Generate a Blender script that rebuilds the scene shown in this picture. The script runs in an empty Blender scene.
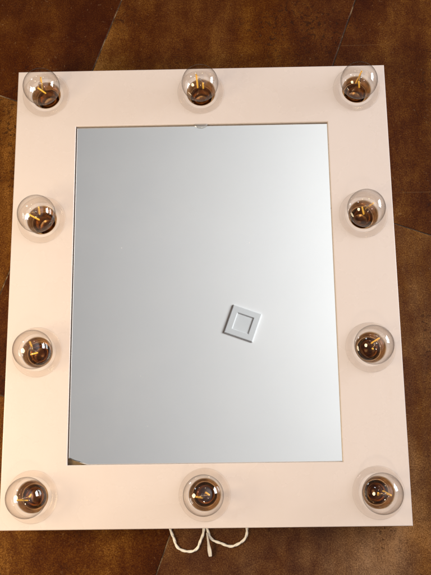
import bpy, bmesh, math, random
from mathutils import Vector, Matrix
random.seed(7)
S = bpy.context.scene
COL = S.collection
PI = math.pi

# ------------------------------------------------------------------ helpers
def link(name, me, mat, parent=None, smooth=None):
    o = bpy.data.objects.new(name, me)
    COL.objects.link(o)
    if mat:
        o.data.materials.clear(); o.data.materials.append(mat)
    if parent: o.parent = parent
    if smooth is not None:
        me.shade_smooth() if smooth == 180 else me.set_sharp_from_angle(angle=math.radians(smooth))
    return o

def from_bm(name, bm, mat, parent=None, smooth=None):
    bmesh.ops.recalc_face_normals(bm, faces=bm.faces)
    if smooth is not None:
        for f in bm.faces: f.smooth = True
    me = bpy.data.meshes.new(name); bm.to_mesh(me); bm.free()
    if smooth is not None and smooth < 180:
        me.set_sharp_from_angle(angle=math.radians(smooth))
    o = bpy.data.objects.new(name, me); COL.objects.link(o)
    me.materials.append(mat)
    if parent: o.parent = parent
    return o

def lathe(bm, prof, seg=64, close=False):
    """prof: list of (r, z); rings about the z axis"""
    rings = []
    for r, z in prof:
        if r < 1e-7:
            rings.append([bm.verts.new((0, 0, z))])
        else:
            rings.append([bm.verts.new((r*math.cos(2*PI*i/seg), r*math.sin(2*PI*i/seg), z)) for i in range(seg)])
    pairs = list(zip(rings, rings[1:]))
    if close: pairs.append((rings[-1], rings[0]))
    for a, b in pairs:
        for i in range(seg):
            j = (i+1) % seg
            if len(a) == 1: bm.faces.new((a[0], b[i], b[j]))
            elif len(b) == 1: bm.faces.new((a[i], a[j], b[0]))
            else: bm.faces.new((a[i], a[j], b[j], b[i]))

def box(bm, x0, x1, y0, y1, z0, z1):
    v = [bm.verts.new(p) for p in ((x0,y0,z0),(x1,y0,z0),(x1,y1,z0),(x0,y1,z0),(x0,y0,z1),(x1,y0,z1),(x1,y1,z1),(x0,y1,z1))]
    fs = [bm.faces.new([v[i] for i in q]) for q in ((3,2,1,0),(4,5,6,7),(0,1,5,4),(1,2,6,5),(2,3,7,6),(3,0,4,7))]
    return v, fs

def tube(bm, pts, r, seg=14, cap=True, twist=0.0):
    pts = [Vector(p) for p in pts]
    n = len(pts); rings = []
    t0 = (pts[1]-pts[0]).normalized()
    up = Vector((0,0,1)) if abs(t0.z) < .9 else Vector((1,0,0))
    side = t0.cross(up).normalized()
    for i, p in enumerate(pts):
        t = (pts[min(i+1,n-1)]-pts[max(i-1,0)]).normalized()
        side = (side - t*side.dot(t)).normalized()
        b = t.cross(side)
        rr = r(i/(n-1)) if callable(r) else r
        rings.append([bm.verts.new(p + rr*(math.cos(2*PI*k/seg)*side + math.sin(2*PI*k/seg)*b)) for k in range(seg)])
    for a, b in zip(rings, rings[1:]):
        for k in range(seg):
            j = (k+1) % seg
            bm.faces.new((a[k], a[j], b[j], b[k]))
    if cap:
        bm.faces.new(list(reversed(rings[0]))); bm.faces.new(rings[-1])

def catmull(P, n=14):
    P = [Vector(p) for p in P]
    Q = [2*P[0]-P[1]] + P + [2*P[-1]-P[-2]]
    out = []
    for i in range(1, len(Q)-2):
        a, b, c, d = Q[i-1:i+3]
        for k in range(n):
            t = k/n
            out.append(.5*((2*b)+(c-a)*t+(2*a-5*b+4*c-d)*t*t+(3*b-a-3*c+d)*t**3))
    out.append(P[-1])
    return out

# ------------------------------------------------------------------ materials
def mat(name):
    m = bpy.data.materials.new(name); m.use_nodes = True
    nt = m.node_tree
    for n in list(nt.nodes): nt.nodes.remove(n)
    out = nt.nodes.new('ShaderNodeOutputMaterial')
    return m, nt, out

def N(nt, t, **kw):
    n = nt.nodes.new(t)
    for k, v in kw.items():
        if k.startswith('_'): setattr(n, k[1:], v)
        else: n.inputs[k].default_value = v
    return n

def ramp(nt, src, stops, interp='LINEAR'):
    n = nt.nodes.new('ShaderNodeValToRGB'); n.color_ramp.interpolation = interp
    e = n.color_ramp.elements
    while len(e) > 1: e.remove(e[-1])
    for i, (p, c) in enumerate(stops):
        el = e[0] if i == 0 else e.new(p)
        el.position = p
        el.color = (c, c, c, 1) if isinstance(c, (int, float)) else (*c, 1)
    nt.links.new(src, n.inputs[0]); return n

def mixc(nt, fac, a, b, mode='MIX'):
    n = nt.nodes.new('ShaderNodeMix'); n.data_type = 'RGBA'; n.blend_type = mode
    for s, v in ((0, fac), (6, a), (7, b)):
        if hasattr(v, 'links') or hasattr(v, 'is_linked'): nt.links.new(v, n.inputs[s])
        else: n.inputs[s].default_value = v if isinstance(v, (int, float)) else (*v, 1)
    return n.outputs[2]

def math_n(nt, op, a, b=None):
    n = nt.nodes.new('ShaderNodeMath'); n.operation = op
    for i, v in enumerate((a, b)):
        if v is None: continue
        if hasattr(v, 'is_linked'): nt.links.new(v, n.inputs[i])
        else: n.inputs[i].default_value = v
    return n.outputs[0]

def principled(name, col, rough=.4, metal=0.0, spec=.5, noise=0.0, nscale=30, coat=0.0):
    m, nt, out = mat(name)
    b = N(nt, 'ShaderNodeBsdfPrincipled', Roughness=rough, Metallic=metal)
    b.inputs['Specular IOR Level'].default_value = spec
    b.inputs['Coat Weight'].default_value = coat
    b.inputs['Base Color'].default_value = (*col, 1)
    if noise:
        tc = N(nt, 'ShaderNodeTexCoord')
        nz = N(nt, 'ShaderNodeTexNoise', Scale=nscale, Detail=6.0, Roughness=.6)
        nt.links.new(tc.outputs['Object'], nz.inputs['Vector'])
        r = ramp(nt, nz.outputs['Fac'], [(.3, tuple(c*(1-noise) for c in col)), (.7, tuple(min(1, c*(1+noise)) for c in col))])
        nt.links.new(r.outputs[0], b.inputs['Base Color'])
    nt.links.new(b.outputs[0], out.inputs[0])
    return m

def lacquer():
    m, nt, out = mat('white_lacquer')
    tc = N(nt, 'ShaderNodeTexCoord')
    b = N(nt, 'ShaderNodeBsdfPrincipled')
    big = N(nt, 'ShaderNodeTexNoise', Scale=5.0, Detail=4.0)
    nt.links.new(tc.outputs['Object'], big.inputs['Vector'])
    c0 = ramp(nt, big.outputs['Fac'], [(.3, (.605, .515, .475)), (.7, (.625, .537, .497))])
    # long faint brush / wipe marks
    mp = N(nt, 'ShaderNodeMapping'); mp.inputs['Scale'].default_value = (90, 9, 9)
    nt.links.new(tc.outputs['Object'], mp.inputs['Vector'])
    wipe = N(nt, 'ShaderNodeTexNoise', Scale=1.0, Detail=5.0)
    nt.links.new(mp.outputs[0], wipe.inputs['Vector'])
    w = ramp(nt, wipe.outputs['Fac'], [(.5, 0.0), (.9, .10)])
    c1 = mixc(nt, w.outputs[0], c0.outputs[0], (.56, .44, .35))
    # sparse dirt specks
    vo = N(nt, 'ShaderNodeTexVoronoi', Scale=34.0); vo.inputs['Randomness'].default_value = 1
    nt.links.new(tc.outputs['Object'], vo.inputs['Vector'])
    sp = ramp(nt, vo.outputs['Distance'], [(.030, 1.0), (.055, 0.0)])
    wn = N(nt, 'ShaderNodeSeparateColor'); nt.links.new(vo.outputs['Color'], wn.inputs[0])
    keep = math_n(nt, 'GREATER_THAN', wn.outputs[0], .94)
    spk = math_n(nt, 'MULTIPLY', sp.outputs[0], keep)
    spk = math_n(nt, 'MULTIPLY', spk, .75)
    c2 = mixc(nt, spk, c1, (.16, .09, .05))
    # faint brownish handling smudges
    sm = N(nt, 'ShaderNodeTexNoise', Scale=11.0, Detail=8.0, Roughness=.72, Distortion=1.2)
    nt.links.new(tc.outputs['Object'], sm.inputs['Vector'])
    sr = ramp(nt, sm.outputs['Fac'], [(.60, 0.0), (.74, .22)])
    c2 = mixc(nt, sr.outputs[0], c2, (.50, .37, .28))
    nt.links.new(c2, b.inputs['Base Color'])
    rg = N(nt, 'ShaderNodeTexNoise', Scale=14.0, Detail=6.0)
    nt.links.new(tc.outputs['Object'], rg.inputs['Vector'])
    rr = ramp(nt, rg.outputs['Fac'], [(.3, .2), (.75, .36)])
    nt.links.new(rr.outputs[0], b.inputs['Roughness'])
    bp = N(nt, 'ShaderNodeBump', Strength=.04, Distance=.002)
    nt.links.new(rg.outputs['Fac'], bp.inputs['Height']); nt.links.new(bp.outputs[0], b.inputs['Normal'])
    nt.links.new(b.outputs[0], out.inputs[0])
    return m

def silvered():
    m, nt, out = mat('mirror_silver')
    tc = N(nt, 'ShaderNodeTexCoord')
    g = N(nt, 'ShaderNodeBsdfPrincipled', Metallic=1.0, Roughness=.012)
    g.inputs['Base Color'].default_value = (.90, .925, .915, 1)
    d = N(nt, 'ShaderNodeBsdfPrincipled', Roughness=.8)
    d.inputs['Base Color'].default_value = (.78, .78, .75, 1)
    # dust: sparse pale specks and a very thin film
    vo = N(nt, 'ShaderNodeTexVoronoi', Scale=95.0)
    nt.links.new(tc.outputs['Object'], vo.inputs['Vector'])
    sp = ramp(nt, vo.outputs['Distance'], [(.04, .5), (.10, 0.0)])
    wn = N(nt, 'ShaderNodeSeparateColor'); nt.links.new(vo.outputs['Color'], wn.inputs[0])
    keep = math_n(nt, 'GREATER_THAN', wn.outputs[0], .975)
    f1 = math_n(nt, 'MULTIPLY', sp.outputs[0], keep)
    nz = N(nt, 'ShaderNodeTexNoise', Scale=7.0, Detail=8.0, Roughness=.7)
    nt.links.new(tc.outputs['Object'], nz.inputs['Vector'])
    f2 = ramp(nt, nz.outputs['Fac'], [(.45, 0.0), (.8, .05)])
    f = math_n(nt, 'ADD', f1, f2.outputs[0])
    mx = N(nt, 'ShaderNodeMixShader')
    nt.links.new(f, mx.inputs[0]); nt.links.new(g.outputs[0], mx.inputs[1]); nt.links.new(d.outputs[0], mx.inputs[2])
    nt.links.new(mx.outputs[0], out.inputs[0])
    return m

def thin_glass(name, centre=.985, edge=.50, power=3.0, refl=.06, tint=(1, .985, .97), rough=.015):
    """one-sheet model of a blown glass wall: what it lets through falls, and what it mirrors rises, at grazing angles"""
    m, nt, out = mat(name)
    lw = N(nt, 'ShaderNodeLayerWeight', Blend=.5)
    fp = math_n(nt, 'POWER', lw.outputs['Facing'], power)
    tr = N(nt, 'ShaderNodeBsdfTransparent')
    c = mixc(nt, fp, tuple(centre*t for t in tint), tuple(edge*t for t in tint))
    nt.links.new(c, tr.inputs[0])
    gl = N(nt, 'ShaderNodeBsdfGlossy', Roughness=rough)
    f5 = math_n(nt, 'POWER', lw.outputs['Facing'], 5.0)
    f5 = math_n(nt, 'MULTIPLY', f5, .55)
    ff = math_n(nt, 'ADD', f5, refl)
    mx = N(nt, 'ShaderNodeMixShader')
    nt.links.new(ff, mx.inputs[0]); nt.links.new(tr.outputs[0], mx.inputs[1]); nt.links.new(gl.outputs[0], mx.inputs[2])
    nt.links.new(mx.outputs[0], out.inputs[0])
    return m

def floor_tile():
    m, nt, out = mat('rust_brown_porcelain')
    tc = N(nt, 'ShaderNodeTexCoord')
    at = N(nt, 'ShaderNodeAttribute'); at.attribute_name = 'tile_tone'
    off = N(nt, 'ShaderNodeVectorMath'); off.operation = 'MULTIPLY_ADD'
    nt.links.new(at.outputs['Color'], off.inputs[0]); off.inputs[1].default_value = (11, 7, 5)
    nt.links.new(tc.outputs['Object'], off.inputs[2])
    V = off.outputs[0]
    mpg = N(nt, 'ShaderNodeMapping'); mpg.inputs['Rotation'].default_value = (0, 0, math.radians(20)); mpg.inputs['Scale'].default_value = (1.6, .55, 1)
    nt.links.new(V, mpg.inputs['Vector'])
    sep = N(nt, 'ShaderNodeSeparateColor'); nt.links.new(at.outputs['Color'], sep.inputs[0])
    big = N(nt, 'ShaderNodeTexNoise', Scale=4.2, Detail=7.0, Roughness=.62, Distortion=.7)
    mid = N(nt, 'ShaderNodeTexNoise', Scale=26.0, Detail=8.0, Roughness=.7, Distortion=.3)
    fine = N(nt, 'ShaderNodeTexNoise', Scale=520.0, Detail=4.0, Roughness=.8)
    for n in (mid, fine): nt.links.new(V, n.inputs['Vector'])
    nt.links.new(mpg.outputs[0], big.inputs['Vector'])
    s = math_n(nt, 'MULTIPLY', mid.outputs['Fac'], .55)
    s = math_n(nt, 'ADD', s, math_n(nt, 'MULTIPLY', big.outputs['Fac'], 1.0))
    s = math_n(nt, 'ADD', s, math_n(nt, 'MULTIPLY', fine.outputs['Fac'], 1.1))
    s = math_n(nt, 'ADD', s, math_n(nt, 'MULTIPLY', sep.outputs[0], .5))
    c = ramp(nt, s, [(.80, (.032, .0050, .0004)), (1.0, (.070, .0170, .0011)), (1.16, (.130, .047, .0045)), (1.3, (.27, .115, .022))])
    # ramp input is clipped to 0..1, so rescale first
    sc = math_n(nt, 'MULTIPLY', math_n(nt, 'SUBTRACT', s, 1.225), 1.5)
    for l in list(c.inputs[0].links): nt.links.remove(l)
    nt.links.new(sc, c.inputs[0])
    for el, p in zip(c.color_ramp.elements, (.1, .42, .68, .95)): el.position = p
    # pitted dark flecks, gathered in patches, and pale mineral flecks
    fl = N(nt, 'ShaderNodeTexNoise', Scale=170.0, Detail=2.0, Roughness=.5)
    pa = N(nt, 'ShaderNodeTexNoise', Scale=9.0, Detail=3.0)
    for n in (fl, pa): nt.links.new(V, n.inputs['Vector'])
    pit = ramp(nt, fl.outputs['Fac'], [(.57, 0.0), (.63, 1.0)])
    pm = ramp(nt, pa.outputs['Fac'], [(.49, 0.0), (.64, .65)])
    pf = math_n(nt, 'MULTIPLY', pit.outputs[0], pm.outputs[0])
    # greyer patina, in clouds, stronger on some tiles than on others
    pn = N(nt, 'ShaderNodeTexNoise', Scale=3.1, Detail=6.0, Roughness=.6, Distortion=.5); nt.links.new(mpg.outputs[0], pn.inputs['Vector'])
    pr_ = ramp(nt, pn.outputs['Fac'], [(.35, 0.0), (.7, 1.0)])
    pa_ = math_n(nt, 'MULTIPLY', pr_.outputs[0], sep.outputs[1])
    gv = N(nt, 'ShaderNodeHueSaturation', Saturation=.62, Value=.92); nt.links.new(c.outputs[0], gv.inputs['Color'])
    cg = mixc(nt, pa_, c.outputs[0], gv.outputs[0])
    c2 = mixc(nt, pf, cg, (.018, .006, .003))
    lf = N(nt, 'ShaderNodeTexNoise', Scale=210.0, Detail=3.0); nt.links.new(V, lf.inputs['Vector'])
    lt = ramp(nt, lf.outputs['Fac'], [(.66, 0.0), (.78, .28)])
    c3 = mixc(nt, lt.outputs[0], c2, (.30, .18, .085))
    # thin pale scratches running along the planks
    mp = N(nt, 'ShaderNodeMapping'); mp.inputs['Rotation'].default_value = (0, 0, math.radians(-64)); mp.inputs['Scale'].default_value = (3.0, 160, 3)
    nt.links.new(V, mp.inputs['Vector'])
    scn = N(nt, 'ShaderNodeTexNoise', Scale=1.0, Detail=2.0); nt.links.new(mp.outputs[0], scn.inputs['Vector'])
    scr = ramp(nt, scn.outputs['Fac'], [(.72, 0.0), (.78, .14)])
    c4 = mixc(nt, scr.outputs[0], c3, (.27, .16, .075))
    b = N(nt, 'ShaderNodeBsdfPrincipled')
    b.inputs['Specular IOR Level'].default_value = .05
    nt.links.new(c4, b.inputs['Base Color'])
    rr = ramp(nt, mid.outputs['Fac'], [(.3, .45), (.7, .65)])
    nt.links.new(rr.outputs[0], b.inputs['Roughness'])
    h = math_n(nt, 'SUBTRACT', fine.outputs['Fac'], pf)
    bp = N(nt, 'ShaderNodeBump', Strength=.3, Distance=.0012)
    nt.links.new(h, bp.inputs['Height']); nt.links.new(bp.outputs[0], b.inputs['Normal'])
    nt.links.new(b.outputs[0], out.inputs[0])
    return m

def grout():
    m, nt, out = mat('grout')
    tc = N(nt, 'ShaderNodeTexCoord')
    nz = N(nt, 'ShaderNodeTexNoise', Scale=38.0, Detail=5.0, Roughness=.7)
    nt.links.new(tc.outputs['Object'], nz.inputs['Vector'])
    c = ramp(nt, nz.outputs['Fac'], [(.36, (.015, .006, .003)), (.52, (.05, .026, .012)), (.64, (.22, .145, .08))])
    b = N(nt, 'ShaderNodeBsdfPrincipled', Roughness=.9)
    nt.links.new(c.outputs[0], b.inputs['Base Color']); nt.links.new(b.outputs[0], out.inputs[0])
    return m

M_white = lacquer()
M_mirror = silvered()
M_tile = floor_tile()
M_grout = grout()
M_globe = thin_glass('clear_bulb_glass', centre=.992, edge=.30, power=3.6, refl=.06)
M_clear_ring = thin_glass('clear_ring_mat', centre=.998, edge=.30, power=3.0, refl=.010, tint=(1, .99, .98), rough=.08)
M_half_disc = thin_glass('half_disc_clear', centre=.985, edge=.45, power=2.0, refl=.16, tint=(1, .99, .97), rough=.08)
M_stem = thin_glass('stem_glass', centre=.95, edge=.45, power=2.0, refl=.10)
M_fil = principled('filament_phosphor', (1.0, .53, .045), rough=.45, noise=.08, nscale=400)
M_cap = principled('screw_cap_brass', (.62, .34, .13), rough=.28, metal=1.0, noise=.1, nscale=200)
M_sock = principled('socket_bronze_brown', (.54, .31, .135), rough=.22, metal=.45, spec=.6, noise=.4, nscale=60)
M_mdf = principled('brown_hardboard', (.17, .115, .06), rough=.8, noise=.25, nscale=120)
M_cord = principled('white_cord_pvc', (.90, .85, .77), rough=.42, noise=.05, nscale=60)
M_tie = principled('clear_grey_plastic', (.62, .56, .50), rough=.3, noise=.1, nscale=80)
M_ceil = principled('ceiling_paint', (.86, .855, .86), rough=.9, noise=.015, nscale=2.0)
M_fit = principled('white_fitting_plastic', (.72, .73, .745), rough=.5, noise=.02, nscale=20)

# ------------------------------------------------------------------ the floor
ZF = .08                                    # height of the frame's front face above the tiles
ang = math.radians(-20)
U = Vector((math.cos(ang), math.sin(ang), 0)); Vv = Vector((-math.sin(ang), math.cos(ang), 0))
PW, PL, G, DEP = .395, .96, .0009, .0016
bm = bmesh.new()
tone = bm.loops.layers.float_color.new('tile_tone')
fixed = {(-1, 0): .10, (-1, -1): .58, (0, 0): .37, (0, -1): .50, (1, 0): .29, (1, -1): .56}
for i in range(-7, 8):
    u0 = -.319 + PW*i; u1 = u0 + PW
    base = .218 if i % 2 else -.262
    for j in range(-4, 4):
        v0 = base + PL*j; v1 = v0 + PL
        tn = fixed.get((i, j), random.uniform(.3, .55)); rnd = ({(1, -1): .75, (0, 0): .15, (-1, 0): .1}.get((i, j), .3*random.random()), random.random())
        b_ = .0009
        def P(u, v, z): return bm.verts.new(U*u + Vv*v + Vector((0, 0, z)))
        a = [(u0+G, v0+G), (u1-G, v0+G), (u1-G, v1-G), (u0+G, v1-G)]
        c = [(u0+G+b_, v0+G+b_), (u1-G-b_, v0+G+b_), (u1-G-b_, v1-G-b_), (u0+G+b_, v1-G-b_)]
        top = [P(*q, 0) for q in c]; mid_ = [P(*q, -.0006) for q in a]; low = [P(*q, -DEP-.002) for q in a]
        fs = [bm.faces.new(top)]
        for k in range(4):
            l = (k+1) % 4
            fs.append(bm.faces.new((mid_[k], mid_[l], top[l], top[k])))
            fs.append(bm.faces.new((low[k], low[l], mid_[l], mid_[k])))
        for f in fs:
            for lp in f.loops: lp[tone] = (tn, rnd[0], rnd[1], 1)
fl = from_bm('floor', bm, M_tile)
fl['kind'] = 'structure'
bm = bmesh.new()
q = [bm.verts.new(U*a + Vv*b + Vector((0, 0, -.0008))) for a, b in ((-3.2, -4.2), (3.2, -4.2), (3.2, 4.2), (-3.2, 4.2))]
bm.faces.new(q)
gr = from_bm('floor_grout', bm, M_grout)
gr['kind'] = 'structure'

# ------------------------------------------------------------------ the ceiling the mirror shows
ZC = 2.5 + ZF
bm = bmesh.new(); box(bm, -3.2, 3.2, -3.2, 4.2, ZC, ZC+.1)
ce = from_bm('ceiling', bm, M_ceil); ce['kind'] = 'structure'

bm = bmesh.new()
h0, h1, hi, d = .0710, .0672, .037, .010
def ring(s, z): return [bm.verts.new((sx*s, sy*s, z)) for sx, sy in ((-1,-1),(1,-1),(1,1),(-1,1))]
R_ = [ring(h0, 0), ring(h0, -.005), ring(h1, -d), ring(hi+.005, -d), ring(hi+.0042, -d+.0005), ring(hi, -.003)]
for a, b in zip(R_, R_[1:]):
    for k in range(4):
        bm.faces.new((a[k], a[(k+1) % 4], b[(k+1) % 4], b[k]))
bm.faces.new(R_[-1])
fit = bpy.data.objects.new('ceiling_fitting', None); COL.objects.link(fit)
fit.location = (.112, .369, ZC-.0005); fit.rotation_euler = (0, 0, ang)
fit['label'] = 'small white square ceiling fitting with a sunken middle, seen reflected in the mirror'
fit['category'] = 'ceiling fitting'
body = from_bm('surround', bm, M_fit, fit)
bm = bmesh.new(); box(bm, -.0368, .0368, -.0368, .0368, -.0036, -.0031)
bmesh.ops.bevel(bm, geom=bm.edges[:], offset=.0002, segments=1, affect='EDGES')
from_bm('inner_panel', bm, M_fit, fit)

# ------------------------------------------------------------------ the vanity mirror
W, H = .6, .7244
root = bpy.data.objects.new('vanity_mirror', None); COL.objects.link(root)
root.location = (0, 0, 0)
root['label'] = 'white rectangular vanity mirror with ten clear globe bulbs round its frame, lying on brown tiles'
root['category'] = 'vanity mirror'
OX0, OX1, OY0, OY1 = -.2029, .2038, -.2705, .2646
HX, HT, HB, HA, HC = .2529, .3202, -.3150, .1077, -.1022
spots = {'TL': (-HX, HT, 92), 'TC': (0, HT, -42), 'TR': (HX, HT, 86), 'UL': (-HX, HA, 53), 'UR': (HX, HA, 33),
         'LL': (-HX, HC, 110), 'LR': (HX, HC, 68), 'BL': (-HX, HB, 27), 'BC': (0, HB, 21), 'BR': (HX, HB, 2)}
PT = .008
RH = .0233

def panel():
    cu = bpy.data.curves.new('panel', 'CURVE'); cu.dimensions = '2D'; cu.fill_mode = 'BOTH'
    bev = .0013
    cu.extrude = PT/2 - bev; cu.bevel_depth = bev; cu.bevel_resolution = 2
    def poly(pts):
        s = cu.splines.new('POLY'); s.points.add(len(pts)-1)
        for p, c in zip(s.points, pts): p.co = (c[0], c[1], 0, 1)
        s.use_cyclic_u = True
    i = bev
    poly([(-W/2+i, -H/2+i), (W/2-i, -H/2+i), (W/2-i, H/2-i), (-W/2+i, H/2-i)])
    poly([(OX0-i, OY0-i), (OX0-i, OY1+i), (OX1+i, OY1+i), (OX1+i, OY0-i)])
    for x, y, _ in spots.values():
        n = 72
        poly([(x+(RH+i)*math.cos(-2*PI*k/n), y+(RH+i)*math.sin(-2*PI*k/n)) for k in range(n)])
    o = bpy.data.objects.new('tmp', cu); COL.objects.link(o)
    dg = bpy.context.evaluated_depsgraph_get()
    me = bpy.data.meshes.new_from_object(o.evaluated_get(dg))
    bpy.data.objects.remove(o); bpy.data.curves.remove(cu)
    return me
pm = panel()
bm = bmesh.new(); bm.from_mesh(pm)
bmesh.ops.translate(bm, verts=bm.verts, vec=(0, 0, ZF-PT/2))
# box sides under the front panel (set in half a millimetre)
e = .0006; t = .014; z1 = ZF-PT-.0002
for x0, x1, y0, y1 in ((-W/2+e, -W/2+e+t, -H/2+e, H/2-e), (W/2-e-t, W/2-e, -H/2+e, H/2-e),
                       (-W/2+e+t, W/2-e-t, -H/2+e, -H/2+e+t), (-W/2+e+t, W/2-e-t, H/2-e-t, H/2-e)):
    box(bm, x0, x1, y0, y1, .004, z1)
me = bpy.data.meshes.new('frame'); bm.to_mesh(me); bm.free()
me.materials.clear(); me.materials.append(M_white)
for p in me.polygons: p.material_index = 0; p.use_smooth = True
me.set_sharp_from_angle(angle=math.radians(35))
fr = bpy.data.objects.new('frame', me); COL.objects.link(fr); fr.parent = root

# hardboard the pane is glued to, and the back of the box
bm = bmesh.new(); box(bm, OX0-.02, OX1+.02, OY0-.02, OY1+.02, ZF-PT-.0045, ZF-PT-.0005)
from_bm('backing_board', bm, M_mdf, root)
bm = bmesh.new(); box(bm, -W/2+.003, W/2-.003, -H/2+.003, H/2-.003, .0005, .0037)
from_bm('back_panel', bm, M_mdf, root)

# silvered pane, chipped at the lower left corner
gT, gL, gB, gR = .0020, .0016, .0001, .0001
x0, x1, y0, y1 = OX0+gL, OX1-gR, OY0+gB, OY1-gT
chip = [(x0, y0+.0100), (x0+.003, y0+.0090), (x0+.009, y0+.0062), (x0+.015, y0+.0046), (x0+.021, y0+.0020), (x0+.028, y0)]
outl = chip + [(x1, y0), (x1, y1), (x0, y1)]
bm = bmesh.new()
zt, zb = ZF-.0018, ZF-PT-.0004
cx, cy = (x0+x1)/2, (y0+y1)/2
def inset(p, dd): return (p[0]-dd*(1 if p[0] > cx else -1), p[1]-dd*(1 if p[1] > cy else -1))
bt = [bm.verts.new((*p, zb)) for p in outl]; md = [bm.verts.new((*p, zt-.0009)) for p in outl]; tp = [bm.verts.new((*inset(p, .0011), zt)) for p in outl]
n = len(outl)
bm.faces.new(tp); bm.faces.new(list(reversed(bt)))
for k in range(n):
    l = (k+1) % n
    bm.faces.new((bt[k], bt[l], md[l], md[k])); bm.faces.new((md[k], md[l], tp[l], tp[k]))
from_bm('mirror_pane', bm, M_mirror, root)

# small clear half-round piece lying at the middle of the pane's top edge
bm = bmesh.new()
nn = 28; rx, ry = .0115, .0078
def half(scl, z): return [bm.verts.new((scl*rx*math.cos(PI+PI*k/nn), OY1+.001+scl*ry*math.sin(PI+PI*k/nn), z)) for k in range(nn+1)]
lo = half(1, zt+.0001); m1 = half(1, zt+.0009); m2 = half(.90, zt+.0017); m3 = half(.72, zt+.0019)
for a, b_ in ((lo, m1), (m1, m2), (m2, m3)):
    for k in range(nn): bm.faces.new((a[k], a[k+1], b_[k+1], b_[k]))
bm.faces.new(m3); bm.faces.new(list(reversed(lo)))
half_disc_ob = from_bm('half_disc', bm, M_half_disc, root, 40)
half_disc_ob.location = (-.0005, 0, 0)

# ---- one bulb (glass > filaments, stem, screw cap) and one socket (> clear ring), then copies
RG, CZ = .0292, .0320
def bulb_profile():
    prof = [(0, CZ+RG)]
    a_end = math.asin(.0195/RG)
    for k in range(1, 40):
        th = (PI-a_end)*k/39
        prof.append((RG*math.sin(th), CZ+RG*math.cos(th)))
    r0, z0 = prof[-1]
    for k in range(1, 10):
        s = k/9
        prof.append((r0+(.0132-r0)*(1-(1-s)**2.2), z0+(-.010-z0)*s))
    prof.append((.0130, -.018))
    return prof
bm = bmesh.new(); lathe(bm, bulb_profile(), 72)
b0 = from_bm('light_bulb', bm, M_globe, root, 180)
def rod(p, q_, r):
    bm_ = bmesh.new()
    p = Vector(p); q_ = Vector(q_); dd = (q_-p)
    tube(bm_, [p+dd*s for s in (0, .03, .1, .5, .9, .97, 1)], lambda s: r*(.55 if s in (0, 1) else 1), 12)
    return bm_
subs = []
for s in (1, -1):
    f = from_bm('filament', rod((s*.0036, s*.0026, CZ-.018), (s*.0090, -s*.0022, CZ+.0145), .0013), M_fil, b0, 40)
    subs.append(f)
bm = bmesh.new()
lathe(bm, [(.0105, -.012), (.0080, -.004), (.0045, .006), (.0034, .014), (.0030, CZ-.008), (.0024, CZ+.004), (.0030, CZ+.008), (.0032, CZ+.0095), (.0022, CZ+.0115), (0, CZ+.0122)], 32)
subs.append(from_bm('filament_stem', bm, M_stem, b0, 180))
bm = bmesh.new()
pr = [(0, -.046), (.004, -.046), (.006, -.043), (.0118, -.040)]
for k in range(13):
    pr.append((.0128+.0007*math.cos(k*PI), -.039+.0016*k))
pr += [(.0136, -.0175), (.0136, -.0125), (.0131, -.012)]
lathe(bm, pr, 48)
subs.append(from_bm('screw_cap', bm, M_cap, b0, 60))
for s_ in (1, -1):
    bm = bmesh.new()
    tube(bm, [(0, 0, CZ+.0105), (s_*.005, -s_*.0014, CZ+.0150), (s_*.0090, -s_*.0022, CZ+.0145)], .00035, 6)
    subs.append(from_bm('lead_wire', bm, M_cap, b0, 180))

bm = bmesh.new()
lathe(bm, [(.0230, -.0015), (.0226, -.0015), (.0223, -.007), (.0215, -.0105), (.0200, -.012), (.0190, -.0165), (.0178, -.0165),
           (.0168, -.020), (.0160, -.030), (.0160, -.050), (0, -.052)], 64)
s0 = from_bm('socket', bm, M_sock, root, 40)
bm = bmesh.new()
ri, ro, tk = .0290, .0372, .0016
lathe(bm, [(ri, .0003), (ro, .0003), (ro+.0007, .0006), (ro+.0009, .0010), (ro+.0007, .0014), (ro+.0002, tk+.0004), (ro-.0008, tk+.0005), (ro-.0018, tk+.0001), (ro-.0026, tk), (ri+.0012, tk), (ri+.0003, tk-.0004), (ri, .0012)], 96, close=True)
c0 = from_bm('clear_ring', bm, M_clear_ring, s0, 40)  # clear ring lying on the frame around the bulb

for k, (key, (x, y, rz)) in enumerate(spots.items()):
    if k == 0:
        b, s = b0, s0
    else:
        b = b0.copy(); COL.objects.link(b); b.parent = root
        for ch in subs:
            cc = ch.copy(); COL.objects.link(cc); cc.parent = b
        s = s0.copy(); COL.objects.link(s); s.parent = root
        cc = c0.copy(); COL.objects.link(cc); cc.parent = s
    tx, ty = random.uniform(-.03, .03), random.uniform(-.03, .03)
    b.location = (x, y, ZF); b.rotation_euler = (tx, ty, math.radians(rz))
    s.location = (x, y, ZF); s.rotation_euler = (0, 0, math.radians(rz+40))

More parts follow.
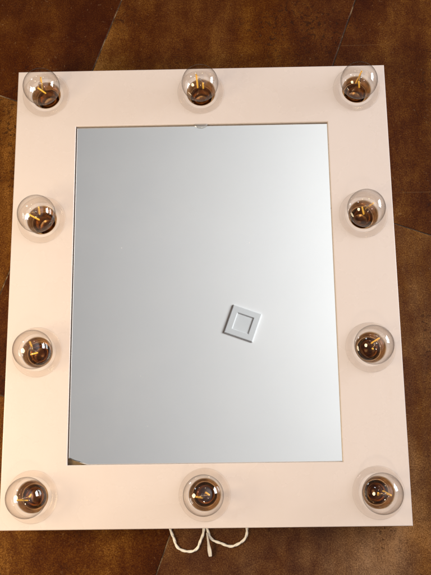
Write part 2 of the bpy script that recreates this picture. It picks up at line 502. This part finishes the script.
# ------------------------------------------------------------------ the cord looping out from under the box
rc = .0024
path = [(-.050, -.335, rc+.004), (-.0545, -.350, rc+.002), (-.0555, -.366, rc), (-.053, -.381, rc), (-.044, -.3955, rc), (-.030, -.4010, rc), (-.0155, -.3965, rc),
        (-.0065, -.383, rc), (-.0040, -.368, rc+.001), (-.003, -.353, rc+.003)]
path2 = [(.000, -.353, rc+.003), (.0015, -.368, rc+.003), (.0085, -.3835, rc+.0005), (.023, -.3925, rc), (.040, -.3940, rc), (.0545, -.3865, rc), (.0625, -.371, rc), (.064, -.352, rc+.002)]
bm = bmesh.new()
for pth in (path, path2):
    P_ = catmull(pth, 26); L_ = 0.0; strands = ([], [])
    for i, p in enumerate(P_):
        tg = (P_[min(i+1, len(P_)-1)]-P_[max(i-1, 0)]).normalized()
        if i: L_ += (p-P_[i-1]).length
        sd = tg.cross(Vector((0, 0, 1))).normalized(); up = sd.cross(tg)
        wob = .0012*math.sin(L_*95)+.0007*math.sin(L_*210+1)
        for k in (0, 1):
            a_ = L_*2*PI/.021+k*PI
            strands[k].append(p+sd*(wob+.0006*math.cos(a_))+up*.0006*math.sin(a_))
    for st in strands: tube(bm, st, .0017, 12)
cord = bpy.data.objects.new('power_cord', None); COL.objects.link(cord); cord.location = (0, 0, 0)
cord['label'] = 'white power cord looping out from under the bottom edge of the mirror frame'
cord['category'] = 'cord'
from_bm('cable', bm, M_cord, cord, 60)
bm = bmesh.new()
v, fs = box(bm, -.0032, .0032, -.021, .021, -.0014, .0014)
bmesh.ops.subdivide_edges(bm, edges=[ed for ed in bm.edges if abs(ed.verts[0].co.y-ed.verts[1].co.y) > .01], cuts=8)
for vv in bm.verts:
    s = (vv.co.y+.021)/.042
    vv.co.x *= .95+.5*math.exp(-((s-.25)/.2)**2)-.75*s*.6
    vv.co.z += .0035*math.sin(s*PI*.8)
bmesh.ops.bevel(bm, geom=bm.edges[:], offset=.0007, segments=2, affect='EDGES')
tag = from_bm('cord_clip', bm, M_tie, cord, 50)
tag.scale = (.72, .85, 1); tag.location = (.0030, -.3915, .0045); tag.rotation_euler = (0, 0, math.radians(8))

# ------------------------------------------------------------------ camera
cam = bpy.data.cameras.new('camera'); co = bpy.data.objects.new('camera', cam); COL.objects.link(co)
Rm = Matrix(((0.99978, 0.01602, 0.01329), (-0.0128, 0.9766, -0.21467), (-0.01642, 0.21445, 0.9766)))
co.matrix_world = Matrix.Translation((.036, -.2705, 1.2039+ZF)) @ Rm.to_4x4()
cam.sensor_fit = 'VERTICAL'; cam.sensor_height = 36; cam.lens = 800/575*36
cam.clip_start = .05; cam.clip_end = 100
S.camera = co

# ------------------------------------------------------------------ light
def area(name, loc, target, size, power, col, size_y=None):
    l = bpy.data.lights.new(name, 'AREA'); l.energy = power; l.color = col
    l.shape = 'RECTANGLE' if size_y else 'DISK'; l.size = size
    if size_y: l.size_y = size_y
    o = bpy.data.objects.new(name, l); COL.objects.link(o); o.location = loc
    o.rotation_euler = (Vector(target)-Vector(loc)).to_track_quat('-Z', 'Y').to_euler()
    return o
def downlight(name, loc, target, power, col, r=.05, cone=95):
    l = bpy.data.lights.new(name, 'SPOT'); l.energy = power; l.color = col
    l.shadow_soft_size = r; l.spot_size = math.radians(cone); l.spot_blend = .6
    o = bpy.data.objects.new(name, l); COL.objects.link(o); o.location = loc
    o.rotation_euler = (Vector(target)-Vector(loc)).to_track_quat('-Z', 'Y').to_euler()
area('warm_lamp', (-.88, -.28, .78), (0, 0, 0), .42, 12.6, (1, .785, .49))
downlight('warm_spot', (.7, 2.0, 2.45), (0, 0, 0), 9, (1, .74, .40), .1)
downlight('left_spot', (-1.3, .7, 2.45), (0, 0, 0), 8, (1, .85, .65), .09)
downlight('far_spot', (-1.2, 2.2, 2.45), (0, 0, 0), 8, (1, .85, .65), .09)
area('ceiling_wash', (2.6, .74, .75), (.25, .52, 2.58), 1.3, 142, (.96, .98, .995), 1.3)  # added area light aimed up, brightens the ceiling from the right
downlight('cool_spot', (1.3, -.9, 2.45), (0, -.1, 0), 7, (1, .86, .88), .09)
downlight('floor_fill_spot', (.25, -1.7, 2.45), (.2, -.75, 0), 48, (1, .80, .55), .09, 48)  # added spot that lifts the floor along the bottom edge
area('bulb_glint_area', (-1.5, 1.0, 1.2), (0, 0, 0), .22, 3, (.9, .95, 1.0), .36)  # small area light added for glints on the bulb glass
wd = bpy.data.worlds.new('World'); S.world = wd; wd.use_nodes = True
bg = wd.node_tree.nodes['Background']; bg.inputs[0].default_value = (1, .93, .86, 1); bg.inputs[1].default_value = .12

S.view_settings.view_transform = 'Standard'; S.view_settings.look = 'None'
S.view_settings.exposure = 0; S.view_settings.gamma = 1
S.cycles.transparent_max_bounces = 24; S.cycles.max_bounces = 14
S.cycles.use_denoising = True
